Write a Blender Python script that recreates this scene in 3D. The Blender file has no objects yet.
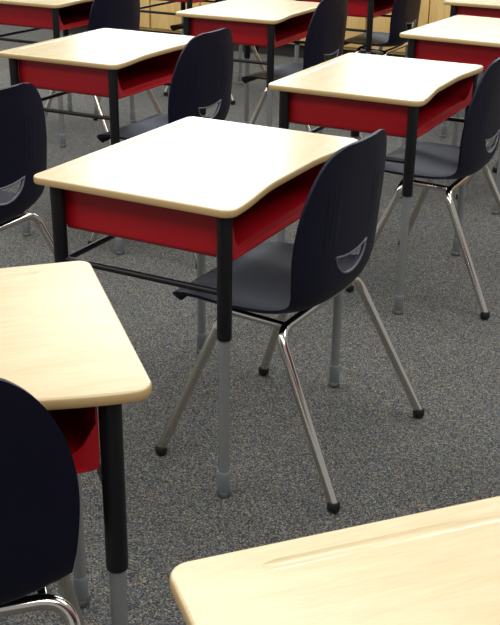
import bpy, bmesh, math
import numpy as np
from mathutils import Vector, Matrix
SC=bpy.context.scene
COL=SC.collection
def lin(c):
    o=[]
    for v in c:
        v/=255.0
        o.append(v/12.92 if v<=0.04045 else ((v+0.055)/1.055)**2.4)
    return (*o,1.0)
# ---------------------------------------------------------------- materials
def newmat(name):
    m=bpy.data.materials.new(name); m.use_nodes=True
    nt=m.node_tree; b=nt.nodes['Principled BSDF']
    return m,nt,b
def simple(name,col,rough=0.5,metal=0.0,bump=0.0,bscale=300,coat=0.0,spec=0.5,ior=1.5):
    m,nt,b=newmat(name)
    b.inputs['Base Color'].default_value=lin(col)
    b.inputs['Roughness'].default_value=rough
    b.inputs['Metallic'].default_value=metal
    b.inputs['IOR'].default_value=ior
    b.inputs['Specular IOR Level'].default_value=spec
    b.inputs['Coat Weight'].default_value=coat
    b.inputs['Coat Roughness'].default_value=0.15
    tc=nt.nodes.new('ShaderNodeTexCoord')
    n=nt.nodes.new('ShaderNodeTexNoise'); n.inputs['Scale'].default_value=bscale
    nt.links.new(tc.outputs['Object'],n.inputs['Vector'])
    if bump>0:
        bp=nt.nodes.new('ShaderNodeBump'); bp.inputs['Strength'].default_value=bump
        bp.inputs['Distance'].default_value=0.001
        nt.links.new(n.outputs['Fac'],bp.inputs['Height']); nt.links.new(bp.outputs['Normal'],b.inputs['Normal'])
    mr=nt.nodes.new('ShaderNodeMapRange')
    mr.inputs['To Min'].default_value=max(0,rough-0.03); mr.inputs['To Max'].default_value=min(1,rough+0.03)
    n2=nt.nodes.new('ShaderNodeTexNoise'); n2.inputs['Scale'].default_value=9
    nt.links.new(tc.outputs['Object'],n2.inputs['Vector'])
    nt.links.new(n2.outputs['Fac'],mr.inputs['Value']); nt.links.new(mr.outputs['Result'],b.inputs['Roughness'])
    return m
def wood(name,c1,c2,scale,axis_scale,rough,coat=0.0,fine=0.0):
    m,nt,b=newmat(name)
    tc=nt.nodes.new('ShaderNodeTexCoord'); mp=nt.nodes.new('ShaderNodeMapping')
    mp.inputs['Scale'].default_value=axis_scale
    nt.links.new(tc.outputs['Object'],mp.inputs['Vector'])
    oi=nt.nodes.new('ShaderNodeObjectInfo')
    n=nt.nodes.new('ShaderNodeTexNoise'); n.noise_dimensions='4D'; n.inputs['Scale'].default_value=scale
    mw=nt.nodes.new('ShaderNodeMath'); mw.operation='MULTIPLY'; mw.inputs[1].default_value=20
    nt.links.new(oi.outputs['Random'],mw.inputs[0]); nt.links.new(mw.outputs[0],n.inputs['W'])
    n.inputs['Detail'].default_value=10; n.inputs['Roughness'].default_value=0.72; n.inputs['Distortion'].default_value=0.5
    nt.links.new(mp.outputs['Vector'],n.inputs['Vector'])
    cr=nt.nodes.new('ShaderNodeValToRGB')
    cr.color_ramp.elements[0].position=0.34; cr.color_ramp.elements[0].color=lin(c1)
    cr.color_ramp.elements[1].position=0.62; cr.color_ramp.elements[1].color=lin(c2)
    nt.links.new(n.outputs['Fac'],cr.inputs['Fac'])
    out=cr.outputs['Color']
    if fine>0:
        mp2=nt.nodes.new('ShaderNodeMapping'); mp2.inputs['Scale'].default_value=(axis_scale[0]*7,axis_scale[1]*4,axis_scale[2]*7)
        nt.links.new(tc.outputs['Object'],mp2.inputs['Vector'])
        n3=nt.nodes.new('ShaderNodeTexNoise'); n3.inputs['Scale'].default_value=scale; n3.inputs['Detail'].default_value=4
        nt.links.new(mp2.outputs['Vector'],n3.inputs['Vector'])
        mr=nt.nodes.new('ShaderNodeMapRange'); mr.inputs['From Min'].default_value=0.3; mr.inputs['From Max'].default_value=0.7
        mr.inputs['To Min'].default_value=1-fine; mr.inputs['To Max'].default_value=1+fine*0.4
        nt.links.new(n3.outputs['Fac'],mr.inputs['Value'])
        mx=nt.nodes.new('ShaderNodeMix'); mx.data_type='RGBA'; mx.blend_type='MULTIPLY'; mx.inputs['Factor'].default_value=1
        nt.links.new(out,mx.inputs['A']); nt.links.new(mr.outputs['Result'],mx.inputs['B']); out=mx.outputs['Result']
    nt.links.new(out,b.inputs['Base Color'])
    b.inputs['Roughness'].default_value=rough
    b.inputs['Coat Weight'].default_value=coat; b.inputs['Coat Roughness'].default_value=0.2
    return m
M_TOP=wood('maple_laminate',(193,173,131),(203,186,146),3.4,(15,2.0,15),0.25,0.12,0.06)
M_EDGE=simple('tan_edge_band',(184,155,106),0.45)
M_RED=simple('red_enamel',(158,9,22),0.38,0,0.05,500)
M_BLACK=simple('black_enamel',(16,16,18),0.38,0.0,0.05,600,spec=0.35)
M_GREY=simple('grey_metallic_paint',(156,158,158),0.25,0.6,0.0,500)
M_BOOT=simple('grey_boot',(118,121,123),0.42)
M_SHELL=simple('navy_plastic',(16,16,32),0.46,0,0.12,900,spec=0.34,ior=1.31)
M_RIM=simple('rim_highlight_plastic',(84,86,96),0.35)  # highlight along the hand hole rim, put into the base colour as lighter grey
M_CHROME=simple('chrome',(214,208,198),0.12,1.0)
M_RUB=simple('black_rubber',(14,14,15),0.5)
M_CAB=wood('honey_maple',(200,164,98),(218,184,120),3.0,(10,10,1.2),0.45)
M_KICK=simple('dark_toe_kick',(40,38,36),0.7)
M_WALL=simple('painted_wall',(214,210,200),0.8,0,0.1,80)
M_HANDLE=simple('satin_steel',(150,150,150),0.3,1.0)
def emis(name,col,st):
    m,nt,b=newmat(name)
    b.inputs['Base Color'].default_value=(0.8,0.8,0.8,1)
    b.inputs['Emission Color'].default_value=lin(col); b.inputs['Emission Strength'].default_value=st
    return m
M_WIN=emis('daylight_glass',(230,240,255),7.0)
# carpet
def carpet():
    m,nt,b=newmat('speckled_carpet')
    tc=nt.nodes.new('ShaderNodeTexCoord')
    v=nt.nodes.new('ShaderNodeTexVoronoi'); v.inputs['Scale'].default_value=390
    nt.links.new(tc.outputs['Object'],v.inputs['Vector'])
    cr=nt.nodes.new('ShaderNodeValToRGB'); cr.color_ramp.interpolation='CONSTANT'
    els=[(0,(54,55,54)),(0.2,(87,87,84)),(0.42,(110,106,95)),(0.55,(70,80,90)),(0.66,(63,62,60)),(0.8,(126,113,90)),(0.88,(89,100,109)),(0.95,(136,134,126))]
    r=cr.color_ramp
    r.elements[0].position=0; r.elements[0].color=lin(els[0][1])
    r.elements[1].position=els[1][0]; r.elements[1].color=lin(els[1][1])
    for p,c in els[2:]:
        e=r.elements.new(p); e.color=lin(c)
    sep=nt.nodes.new('ShaderNodeSeparateColor')
    nt.links.new(v.outputs['Color'],sep.inputs['Color'])
    nt.links.new(sep.outputs['Red'],cr.inputs['Fac'])
    n=nt.nodes.new('ShaderNodeTexNoise'); n.inputs['Scale'].default_value=30; n.inputs['Detail'].default_value=4
    nt.links.new(tc.outputs['Object'],n.inputs['Vector'])
    mr=nt.nodes.new('ShaderNodeMapRange'); mr.inputs['To Min'].default_value=0.97; mr.inputs['To Max'].default_value=1.07
    nt.links.new(n.outputs['Fac'],mr.inputs['Value'])
    mx=nt.nodes.new('ShaderNodeMix'); mx.data_type='RGBA'; mx.blend_type='MULTIPLY'; mx.inputs['Factor'].default_value=1
    nt.links.new(cr.outputs['Color'],mx.inputs['A']); nt.links.new(mr.outputs['Result'],mx.inputs['B'])
    nt.links.new(mx.outputs['Result'],b.inputs['Base Color'])
    bp=nt.nodes.new('ShaderNodeBump'); bp.inputs['Strength'].default_value=0.35; bp.inputs['Distance'].default_value=0.002; bp.invert=True
    nt.links.new(v.outputs['Distance'],bp.inputs['Height']); nt.links.new(bp.outputs['Normal'],b.inputs['Normal'])
    b.inputs['Roughness'].default_value=0.95; b.inputs['Specular IOR Level'].default_value=0.1
    return m
M_CARPET=carpet()
# ---------------------------------------------------------------- mesh helpers
def mesh_from(name,verts,faces,mats,fmat=None,smooth=True,angle=40):
    me=bpy.data.meshes.new(name); me.from_pydata([tuple(v) for v in verts],[],faces)
    for m in mats: me.materials.append(m)
    if fmat: me.polygons.foreach_set('material_index',fmat)
    bm=bmesh.new(); bm.from_mesh(me); bmesh.ops.recalc_face_normals(bm,faces=bm.faces); bm.to_mesh(me); bm.free()
    if smooth:
        me.polygons.foreach_set('use_smooth',[True]*len(me.polygons)); me.set_sharp_from_angle(angle=math.radians(angle))
    return me
def sweep(pts,rad,seg=16,cap=True):
    P=[Vector(p) for p in pts]; n=len(P)
    R=rad if isinstance(rad,(list,tuple)) else [rad]*n
    V=[];F=[]
    t0=(P[1]-P[0]).normalized()
    a=Vector((0,0,1)) if abs(t0.z)<0.9 else Vector((1,0,0))
    nrm=t0.cross(a).normalized()
    for i in range(n):
        t=((P[min(i+1,n-1)]-P[i]).normalized()+(P[i]-P[max(i-1,0)]).normalized()).normalized()
        if i==0:t=t0
        if i==n-1:t=(P[-1]-P[-2]).normalized()
        nrm=(nrm-t*nrm.dot(t)).normalized(); b=t.cross(nrm)
        for k in range(seg):
            an=2*math.pi*k/seg
            V.append(P[i]+(nrm*math.cos(an)+b*math.sin(an))*R[i])
    for i in range(n-1):
        for k in range(seg):
            k2=(k+1)%seg
            F.append((i*seg+k,i*seg+k2,(i+1)*seg+k2,(i+1)*seg+k))
    if cap:
        F.append(tuple(range(seg))[::-1]); F.append(tuple((n-1)*seg+k for k in range(seg)))
    return V,F
def fillet(pts,r,seg=8):
    P=[Vector(p) for p in pts]; out=[P[0]]
    for i in range(1,len(P)-1):
        a=(P[i-1]-P[i]);b=(P[i+1]-P[i]); la,lb=a.length,b.length
        ang=a.angle(b); d=min(r/math.tan(ang/2),la*0.48,lb*0.48)
        p0=P[i]+a.normalized()*d; p1=P[i]+b.normalized()*d
        for k in range(seg+1):
            t=k/seg; out.append(p0*(1-t)**2+P[i]*2*t*(1-t)+p1*t*t)
    out.append(P[-1]); return out
def lathe(prof,seg=20):
    V=[];F=[]
    for r,z in prof:
        for k in range(seg):
            an=2*math.pi*k/seg; V.append((r*math.cos(an),r*math.sin(an),z))
    for i in range(len(prof)-1):
        for k in range(seg):
            k2=(k+1)%seg; F.append((i*seg+k,i*seg+k2,(i+1)*seg+k2,(i+1)*seg+k))
    F.append(tuple(range(seg))[::-1]); F.append(tuple((len(prof)-1)*seg+k for k in range(seg)))
    return V,F
def box(x0,x1,y0,y1,z0,z1):
    V=[(x0,y0,z0),(x1,y0,z0),(x1,y1,z0),(x0,y1,z0),(x0,y0,z1),(x1,y0,z1),(x1,y1,z1),(x0,y1,z1)]
    F=[(0,3,2,1),(4,5,6,7),(0,1,5,4),(1,2,6,5),(2,3,7,6),(3,0,4,7)]
    return V,F
def bevel_mesh(me,w,seg=2,angle=40):
    bm=bmesh.new(); bm.from_mesh(me)
    es=[e for e in bm.edges if len(e.link_faces)==2 and e.calc_face_angle(0)>math.radians(35)]
    bmesh.ops.bevel(bm,geom=es,offset=w,segments=seg,profile=0.5,affect='EDGES',clamp_overlap=True)
    bm.to_mesh(me); bm.free()
    me.polygons.foreach_set('use_smooth',[True]*len(me.polygons)); me.set_sharp_from_angle(angle=math.radians(angle))
def obj(name,me,parent=None,loc=(0,0,0)):
    o=bpy.data.objects.new(name,me); COL.objects.link(o); o.location=loc
    if parent: o.parent=parent
    return o
def boolean(me,cutter):
    a=bpy.data.objects.new('tmp_a',me); b=bpy.data.objects.new('tmp_b',cutter)
    COL.objects.link(a); COL.objects.link(b)
    m=a.modifiers.new('b','BOOLEAN'); m.operation='DIFFERENCE'; m.object=b; m.solver='EXACT'
    dg=bpy.context.evaluated_depsgraph_get(); dg.update()
    r=bpy.data.meshes.new_from_object(a.evaluated_get(dg))
    bpy.data.objects.remove(a); bpy.data.objects.remove(b)
    return r
# ---------------------------------------------------------------- desk
W,D,H=0.612,0.455,0.62
TH=0.016
def desk_outline():
    P=[]
    def arc(cx,cy,r,a0,a1,n=8):
        for k in range(n+1):
            a=math.radians(a0+(a1-a0)*k/n); P.append((cx+r*math.cos(a),cy+r*math.sin(a)))
    r=0.021
    arc(-D/2+r,-W/2+r,r,180,270)
    rb=0.026
    for k in range(1,6): P.append((-D/2+r+(D-r-rb)*k/6,-W/2))
    arc(D/2-rb,-W/2+rb,rb,270,350)
    dep=0.019
    def sm(t): t=max(0,min(1,t)); return t*t*(3-2*t)
    y0=P[-1][1]
    for k in range(1,40):
        y=y0+( -2*y0)*k/40
        x=D/2-0.0005-dep*sm((W/2-0.028-abs(y))/0.20)
        P.append((x,y))
    arc(D/2-rb,W/2-rb,rb,10,90)
    for k in range(5,0,-1): P.append((-D/2+r+(D-r-rb)*k/6,W/2))
    arc(-D/2+r,W/2-r,r,90,180)
    return P
def offset_poly(P,d):
    n=len(P); out=[]
    for i in range(n):
        a=Vector(P[i-1]);b=Vector(P[(i+1)%n]); t=(b-a).normalized(); nn=Vector((-t.y,t.x))
        out.append((P[i][0]+nn.x*d,P[i][1]+nn.y*d))
    return out
def make_top():
    P=desk_outline(); n=len(P)
    prof=[(0.004,-TH),(0.0015,-TH+0.0008),(0.0002,-TH+0.003),(0,-TH*0.5),(0.0001,-0.0036),(0.0008,-0.0018),(0.0020,-0.0005),(0.0036,0)]
    V=[];F=[];fm=[]
    for d,z in prof:
        for q in offset_poly(P,d): V.append((q[0],q[1],H+z))
    for i in range(len(prof)-1):
        for k in range(n):
            k2=(k+1)%n; F.append((i*n+k,i*n+k2,(i+1)*n+k2,(i+1)*n+k)); fm.append(1 if i<5 else 0)
    F.append(tuple(range(n))[::-1]); fm.append(1)
    F.append(tuple((len(prof)-1)*n+k for k in range(n))); fm.append(0)
    me=mesh_from('desk_top',V,F,[M_TOP,M_EDGE],fm)
    # shallow pencil groove with tapering ends
    gx=-D/2+0.033; L=0.225; N=60; R=0.020
    pts=[]
    for k in range(N+1):
        y=-L+2*L*k/N; e=max(0,(abs(y)-(L-0.02))/0.02)
        pts.append((gx,y,H+R-0.0019*(1-e*e)+0.0001))
    cv,cf=sweep(pts,R,64)
    cut=mesh_from('c',cv,cf,[M_TOP],None,False)
    me=boolean(me,cut)
    me.polygons.foreach_set('use_smooth',[abs(p.normal.z)<0.9999 for p in me.polygons])
    me.set_sharp_from_angle(angle=math.radians(35))
    for p in me.polygons:
        if abs(p.normal.z)>=0.9999: p.use_smooth=False
    return me
LX,LY=0.199,0.279
LXF=-0.181
def make_book_box():
    x0,x1=LXF+0.006,LX+0.004; y0,y1=-LY+0.016,LY-0.016; z0,z1=0.505,H-TH-0.0005; t=0.003
    def ring(x,ins):
        pts=[]
        r=0.014-ins
        ya,yb=y0+ins,y1-ins; za=z0+ins
        pts.append((x,ya,z1))
        for k in range(7):
            a=math.radians(180+90*k/6); pts.append((x,ya+r+r*math.cos(a),za+r+r*math.sin(a)))
        for k in range(7):
            a=math.radians(270+90*k/6); pts.append((x,yb-r+r*math.cos(a),za+r+r*math.sin(a)))
        pts.append((x,yb,z1)); return pts
    xs=[x0,x0+0.1,x0+0.2,x0+0.3,x1]
    V=[];F=[]
    o=[ring(x,0) for x in xs]; i_=[ring(x,t) for x in [x0+t]+xs[1:]]
    m=len(o[0])
    for r in o: V+=r
    for r in i_: V+=r
    no=len(xs)*m
    for a in range(len(xs)-1):
        for k in range(m-1):
            F.append((a*m+k,a*m+k+1,(a+1)*m+k+1,(a+1)*m+k))
            F.append((no+a*m+k,no+(a+1)*m+k,no+(a+1)*m+k+1,no+a*m+k+1))
        F.append((a*m,(a+1)*m,no+(a+1)*m,no+a*m)); F.append((a*m+m-1,no+a*m+m-1,no+(a+1)*m+m-1,(a+1)*m+m-1))
    F.append(tuple(range(m))); F.append(tuple(no+k for k in range(m))[::-1])
    F.append((0,no,no+m-1,m-1))
    e=(len(xs)-1)*m
    for k in range(m-1): F.append((e+k,e+k+1,no+e+k+1,no+e+k))
    return mesh_from('book_box',V,F,[M_RED],None,True,30)
def make_lip():
    y0,y1=-LY+0.018,LY-0.018; z0=0.508
    V=[];F=[];N=30
    for k in range(N+1):
        y=y0+(y1-y0)*k/N; u=abs(2*k/N-1)
        x=LX+0.004-0.018*(1-u**4); h=0.016+0.05*max(0,(u-0.84)/0.16)**2
        V+=[(x,y,z0),(x+0.003,y,z0),(x+0.003,y,z0+h),(x,y,z0+h)]
    for k in range(N):
        for j in range(4):
            a=k*4+j;b=k*4+(j+1)%4; F.append((a,b,b+4,a+4))
    F.append((0,1,2,3));F.append((N*4+3,N*4+2,N*4+1,N*4))
    return mesh_from('box_lip',V,F,[M_RED],None,True,30)
zj=0.352
me_top=make_top(); me_box=make_book_box(); me_lip=make_lip()
v,f=lathe([(0.0142,zj+0.001),(0.0146,zj+0.004),(0.0146,H-TH-0.004),(0.0142,H-TH)]); me_leg=mesh_from('leg',v,f,[M_BLACK])
v,f=lathe([(0.0112,0.05),(0.0112,zj+0.01)]); me_ins=mesh_from('leg_insert',v,f,[M_GREY])
v,f=lathe([(0.0118,0.012),(0.0130,0.014),(0.0130,0.052),(0.0126,0.058),(0.0115,0.06)]); me_boot=mesh_from('leg_boot',v,f,[M_BOOT])
v,f=lathe([(0.010,0.0),(0.0142,0.002),(0.0145,0.005),(0.0115,0.0125),(0.009,0.013)]); me_gl=mesh_from('floor_glide',v,f,[M_HANDLE])
zs=0.447
v,f=sweep([(LXF,-LY,zs),(LX,-LY,zs)],0.0065,12); me_sx=mesh_from('side_stretcher',v,f,[M_BLACK])
v,f=sweep([(LXF+0.01,-LY,zs),(LXF+0.01,LY,zs)],0.0065,12); me_sy=mesh_from('rear_stretcher',v,f,[M_BLACK])
def empty(name,loc,rot):
    e=bpy.data.objects.new(name,None); COL.objects.link(e); e.empty_display_size=0.1
    e.location=loc; e.rotation_euler=(0,0,rot); return e
def build_desk():
    e=empty('school_desk',(0,0,0),0)
    obj('desk_top',me_top,e); b=obj('book_box',me_box,e); obj('box_lip',me_lip,b)
    for x in (LXF,LX):
        for y in (-LY,LY):
            l=obj('leg',me_leg,e,(x,y,0)); obj('leg_insert',me_ins,l); obj('leg_boot',me_boot,l); obj('floor_glide',me_gl,l)
    obj('side_stretcher',me_sx,e); obj('side_stretcher',me_sx,e,(0,2*LY,0)); obj('rear_stretcher',me_sy,e)
    return e
# ---------------------------------------------------------------- chair
def cat(P,t):
    n=len(P)-1; i=min(int(t),n-1); u=t-i
    p0=np.array(P[max(i-1,0)]);p1=np.array(P[i]);p2=np.array(P[i+1]);p3=np.array(P[min(i+2,n)])
    return 0.5*((2*p1)+(-p0+p2)*u+(2*p0-5*p1+4*p2-p3)*u*u+(-p0+3*p1-3*p2+p3)*u**3)
#   x, z, halfwidth, curl
CP=[(-0.221,0.334,0.140,0.000),(-0.219,0.353,0.162,0.000),(-0.200,0.368,0.179,0.002),(-0.150,0.373,0.188,0.006),(-0.090,0.367,0.192,0.012),
    (-0.030,0.361,0.192,0.018),(0.030,0.359,0.188,0.024),(0.070,0.365,0.185,0.028),(0.095,0.381,0.184,0.031),(0.107,0.407,0.186,0.032),
    (0.111,0.440,0.191,0.032),(0.112,0.490,0.196,0.031),(0.114,0.540,0.195,0.028),(0.118,0.590,0.185,0.025),(0.122,0.632,0.169,0.021),(0.125,0.662,0.150,0.017),
    (0.127,0.682,0.130,0.013),(0.129,0.694,0.110,0.009),(0.1305,0.701,0.085,0.005),(0.131,0.704,0.056,0.002)]
SPLIT=8
def shell_grid():
    sub=5
    T=[i/sub for i in range((len(CP)-1)*sub+1)]
    NS=72
    G=np.zeros((len(T),NS+1,3))
    C=np.array([cat(CP,t) for t in T])
    tan=np.gradient(C[:,:2],axis=0); tan/=np.linalg.norm(tan,axis=1)[:,None]
    nx,nz=-tan[:,1],tan[:,0]
    for i in range(len(T)):
        for j in range(NS+1):
            s=-1+2*j/NS
            c=C[i,3]*abs(s)**2.6
            x=C[i,0]+nx[i]*c; z=C[i,1]+nz[i]*c
            if T[i]<2: x+= 0.012*(abs(s)**3)*(1-T[i]/2)
            G[i,j]=(x,C[i,2]*s,z)
    du=np.gradient(G,axis=0); dv=np.gradient(G,axis=1)
    N=np.cross(du,dv); N/=np.linalg.norm(N,axis=2)[:,:,None]
    if N[20,NS//2,2]<0: N=-N
    return G,N,SPLIT*sub,NS
def shell_part(G,N,i0,i1,NS,name):
    V=[];F=[]; m=NS+1; n=i1-i0+1
    for side in (0,1):
        for i in range(i0,i1+1):
            for j in range(m):
                th=0.0065
                y,z=abs(G[i,j,1]),G[i,j,2]
                if side and i>isp and 0.495<z<0.625 and 0.074<y<0.122:   # moulded ribs
                    th+=0.0015*math.sin(math.pi*(y-0.074)/0.016)**2*min(1,(z-0.495)/0.02,(0.625-z)/0.02)
                V.append(tuple(G[i,j]-N[i,j]*(th if side else 0)))
    q=n*m
    for i in range(n-1):
        for j in range(m-1):
            a=i*m+j; F.append((a,a+1,a+m+1,a+m)); F.append((q+a,q+a+m,q+a+m+1,q+a+1))
    for i in range(n-1):
        a=i*m; F.append((a,a+m,q+a+m,q+a)); a=i*m+m-1; F.append((a,q+a,q+a+m,a+m))
    for j in range(m-1):
        F.append((j,q+j,q+j+1,j+1)); a=(n-1)*m+j; F.append((a,a+1,q+a+1,q+a))
    return mesh_from(name,V,F,[M_SHELL],None,True,50)
isp=SPLIT*5
G,N,isp,NS=shell_grid()
me_seat=shell_part(G,N,0,isp,NS,'seat'); me_back=shell_part(G,N,isp,G.shape[0]-1,NS,'backrest')
def smile(half,zt,dt,db,K=24):
    up_=[];lo=[]
    for k in range(K+1):
        u=-1+2*k/K
        up_.append((u*half, zt-dt*(1-u*u))); lo.append((u*half,zt-db*(1-u*u)**0.6))
    return lo+up_[1:-1][::-1]
poly=smile(0.070,0.473,0.010,0.048)
n=len(poly)
V=[(0.02,p[0],p[1]) for p in poly]+[(0.2,p[0],p[1]) for p in poly]
F=[tuple(range(n)),tuple(n+k for k in range(n))[::-1]]+[(k,n+k,n+(k+1)%n,(k+1)%n) for k in range(n)]
cut=mesh_from('c',V,F,[M_SHELL],None,False)
me_back=boolean(me_back,cut)
me_back.polygons.foreach_set('use_smooth',[True]*len(me_back.polygons)); me_back.set_sharp_from_angle(angle=math.radians(45))
def back_x(z,y):
    for i in range(isp,G.shape[0]-1):
        if G[i,NS//2,2]<=z<=G[i+1,NS//2,2]:
            t=(z-G[i,NS//2,2])/(G[i+1,NS//2,2]-G[i,NS//2,2])
            row=G[i]*(1-t)+G[i+1]*t
            return float(np.interp(y,row[:,1],row[:,0]))+0.0065
    return 0.12
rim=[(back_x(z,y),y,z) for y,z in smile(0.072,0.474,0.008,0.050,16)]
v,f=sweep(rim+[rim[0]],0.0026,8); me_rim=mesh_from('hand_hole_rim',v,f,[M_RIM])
RT=0.0105
FX,FY=0.209,0.2265
def leg_pts(front,side):
    if front: foot=(-FX,side*FY,0.016); top=(-0.085,side*0.170,0.3445)
    else: foot=(FX,side*FY,0.016); top=(0.050,side*0.180,0.3385)
    return fillet([foot,top,(top[0],0,top[2])],0.045,12)
me_cleg={}
for fr in (0,1):
    for s in (-1,1):
        v,f=sweep(leg_pts(fr,s),RT,16); me_cleg[(fr,s)]=mesh_from('leg',v,f,[M_CHROME])
v,f=lathe([(0.005,0.0),(0.0095,0.0015),(0.0125,0.005),(0.0138,0.010),(0.0135,0.016),(0.0125,0.021),(0.0108,0.024)],20)
me_cap=mesh_from('foot_cap',v,f,[M_RUB])
v,f=sweep(fillet([(-0.085,0,0.344),(0.05,0,0.339)],0.01),0.0085,12); me_rail=mesh_from('seat_rail',v,f,[M_CHROME])
def build_chair():
    e=empty('school_chair',(0,0,0),0)
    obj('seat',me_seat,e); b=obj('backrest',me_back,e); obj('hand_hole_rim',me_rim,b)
    for (fr,s),m in me_cleg.items():
        l=obj('leg',m,e); obj('foot_cap',me_cap,l,((-FX if fr else FX),s*FY,0))
    for s in (-1,1): obj('seat_rail',me_rail,e,(0,s*0.150,0))
    return e
def clone(src,name,loc,rot):
    def rec(o,par):
        c=o.copy(); COL.objects.link(c)
        if par: c.parent=par
        for ch in o.children: rec(ch,c)
        return c
    t=rec(src,None); t.location=loc; t.rotation_euler=(0,0,rot); return t
desk0=build_desk(); chair0=build_chair()
deskP=[((0,0),0,'school desk with maple top and red book box, chair tucked in'),
 ((-0.023,1.060),0.012,'school desk with maple top and red book box'),
 ((-0.999,1.067),0.02,'school desk with maple top and red book box'),
 ((0.100,-1.003),-0.768,'maple-topped school desk turned at an angle, window glare on top'),
 ((1.038,-1.146),-0.733,'maple-topped school desk turned at an angle, pencil groove visible'),
 ((-0.020,2.131),-0.05,'school desk with maple top and red book box'),
 ((-1.022,2.178),0.03,'school desk with maple top and red book box'),
 ((-2.0,2.09),0.0,'school desk with maple top and red book box'),
 ((-2.0,3.2),0.0,'school desk with maple top and red book box'),
 ((-1.0,3.2),0.0,'school desk with maple top and red book box'),
 ((-0.20,3.15),0.0,'school desk with maple top and red book box'),
 ((0.982,-0.160),0.0,'school desk of which a grey leg shows'),
 ((-2.0,1.06),0.0,'school desk with maple top and red book box'),
]
chairP=[((0.219,0.012),-0.04,'navy plastic school chair with chrome legs, pushed under desk'),
 ((0.20,1.095),0.0,'navy plastic school chair with chrome legs'),
 ((-0.705,1.03),0.0,'navy plastic school chair with chrome legs'),
 ((-0.68,0.005),0.0,'navy plastic school chair with chrome legs'),
 ((0.21,2.16),-0.03,'navy plastic school chair with chrome legs'),
 ((-0.77,2.14),0.0,'navy plastic school chair with chrome legs'),
 ((-1.77,2.08),0.0,'navy plastic school chair with chrome legs'),
 ((-0.80,3.17),0.0,'navy plastic school chair with chrome legs'),
 ((-1.78,3.2),0.0,'navy plastic school chair with chrome legs'),
 ((-1.78,1.07),0.0,'navy plastic school chair with chrome legs'),
 ((0.225,-1.113),-0.80,'navy plastic school chair turned at an angle by a desk'),
]
for k,(p,r,lab) in enumerate(deskP):
    o=desk0 if k==0 else clone(desk0,'school_desk',(p[0],p[1],0),r)
    o.location=(p[0],p[1],0); o.rotation_euler=(0,0,r); o['label']=lab; o['category']='desk'; o['group']='classroom desks'
    if k==3:
        for ch in o.children:
            if not ch.name.startswith('desk_top'): ch.location.y-=0.024
for k,(p,r,lab) in enumerate(chairP):
    o=chair0 if k==0 else clone(chair0,'school_chair',(p[0],p[1],0),r)
    o.location=(p[0],p[1],0); o.rotation_euler=(0,0,r); o['label']=lab; o['category']='chair'; o['group']='classroom chairs'
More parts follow.
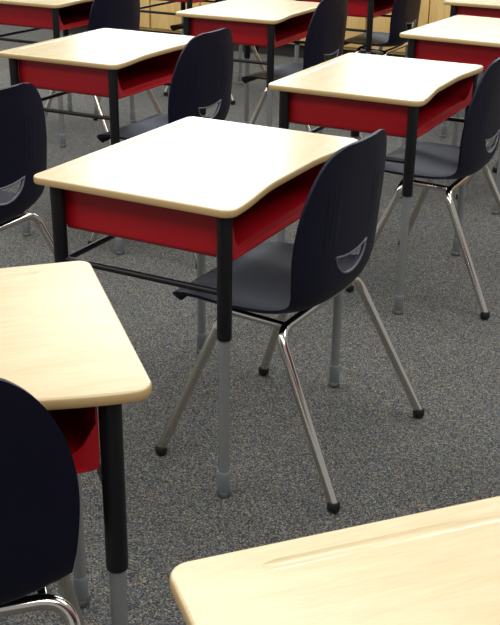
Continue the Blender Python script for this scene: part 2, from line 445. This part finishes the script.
# ---------------------------------------------------------------- room
def struct(name,geo,mat):
    me=mesh_from(name,geo[0],geo[1],[mat],None,False); o=obj(name,me); o['kind']='structure'; return o
X0,X1,Y0,Y1,ZC=-6.0,4.0,-4.0,5.9,2.75
struct('floor',box(X0,X1,Y0,Y1,-0.05,0),M_CARPET)
struct('wall_north',box(X0,X1,Y1,Y1+0.1,0,ZC),M_WALL)
struct('wall_west',box(X0-0.1,X0,Y0,Y1+0.1,0,ZC),M_WALL)
struct('baseboard_north',box(X0,X1,Y1-0.015,Y1,0,0.1),M_KICK)
struct('window_1',box(-4.7,-2.7,Y1-0.03,Y1-0.005,1.65,2.7),M_WIN)
struct('window_2',box(-2.1,-0.3,Y1-0.03,Y1-0.005,1.65,2.7),M_WIN)
def cabinet():
    e=empty('storage_cabinet',(0,0,0),0); w=0.8
    me=mesh_from('body',*box(0.002,w-0.002,0,0.5,0.09,0.88),[M_CAB],None,False); bevel_mesh(me,0.002)
    obj('body',me,e)
    me=mesh_from('toe_kick',*box(0.01,w-0.01,0.05,0.49,0,0.09),[M_KICK],None,False); obj('toe_kick',me,e)
    me=mesh_from('door',*box(0,w/2-0.012,-0.02,0,0.11,0.86),[M_CAB],None,False); bevel_mesh(me,0.003)
    v,f=sweep(fillet([(0,-0.02,0),(0,-0.05,0),(0,-0.05,0.1),(0,-0.02,0.1)],0.01),0.005,10); mh=mesh_from('handle',v,f,[M_HANDLE])
    d=obj('door',me,e,(0.008,0,0)); obj('handle',mh,d,(w/2-0.05,0,0.7))
    d=obj('door',me,e,(w/2+0.004,0,0)); obj('handle',mh,d,(0.04,0,0.7))
    return e
c0=cabinet(); CY=4.4
for k in range(7):
    o=c0 if k==0 else clone(c0,'storage_cabinet',(0,0,0),0)
    o.location=(-3.8+0.8*k,CY,0); o['label']='honey maple storage cabinet with two doors'; o['category']='cabinet'; o['group']='storage cabinets along the wall'
# ---------------------------------------------------------------- lights
def area(name,loc,size,power,col=(1,1,1)):
    l=bpy.data.lights.new(name,'AREA'); l.shape='RECTANGLE'; l.size=size[0]; l.size_y=size[1]; l.energy=power; l.color=col
    o=bpy.data.objects.new(name,l); COL.objects.link(o); o.location=loc
    return o
for x in (-2.4,-0.2,2.0):
    for y in (-2.0,0.6,3.2):
        area('unseen_ceiling_light',(x,y,2.7),(1.5,1.1),34,(1.0,0.99,0.98))  # unseen area lights, added overhead as top fill
area('unseen_ceiling_light',(-4.8,2.1,2.7),(1.1,1.1),90,(1,1,1))
w=bpy.data.worlds.new('world'); SC.world=w; w.use_nodes=True
w.node_tree.nodes['Background'].inputs[0].default_value=(0.96,0.97,1,1); w.node_tree.nodes['Background'].inputs[1].default_value=0.42
# ---------------------------------------------------------------- camera
S=0.827
c=Vector((1.3106,-2.2529,1.4486))*S
yaw,pit,rol,Fp=2.0536,.4102,.0139,1044.4
fw=Vector((math.cos(yaw)*math.cos(pit),math.sin(yaw)*math.cos(pit),-math.sin(pit)))
r=Vector((math.sin(yaw),-math.cos(yaw),0)); u=r.cross(fw)
r2=r*math.cos(rol)+u*math.sin(rol); u2=-r*math.sin(rol)+u*math.cos(rol)
M=Matrix(((r2.x,u2.x,-fw.x,c.x),(r2.y,u2.y,-fw.y,c.y),(r2.z,u2.z,-fw.z,c.z),(0,0,0,1)))
cd=bpy.data.cameras.new('camera'); cam=bpy.data.objects.new('camera',cd); COL.objects.link(cam)
cam.matrix_world=M; cd.sensor_fit='VERTICAL'; cd.sensor_height=24; cd.sensor_width=24*0.8; cd.lens=Fp/625*24; cd.clip_start=0.02
SC.camera=cam
SC.view_settings.view_transform='Standard'
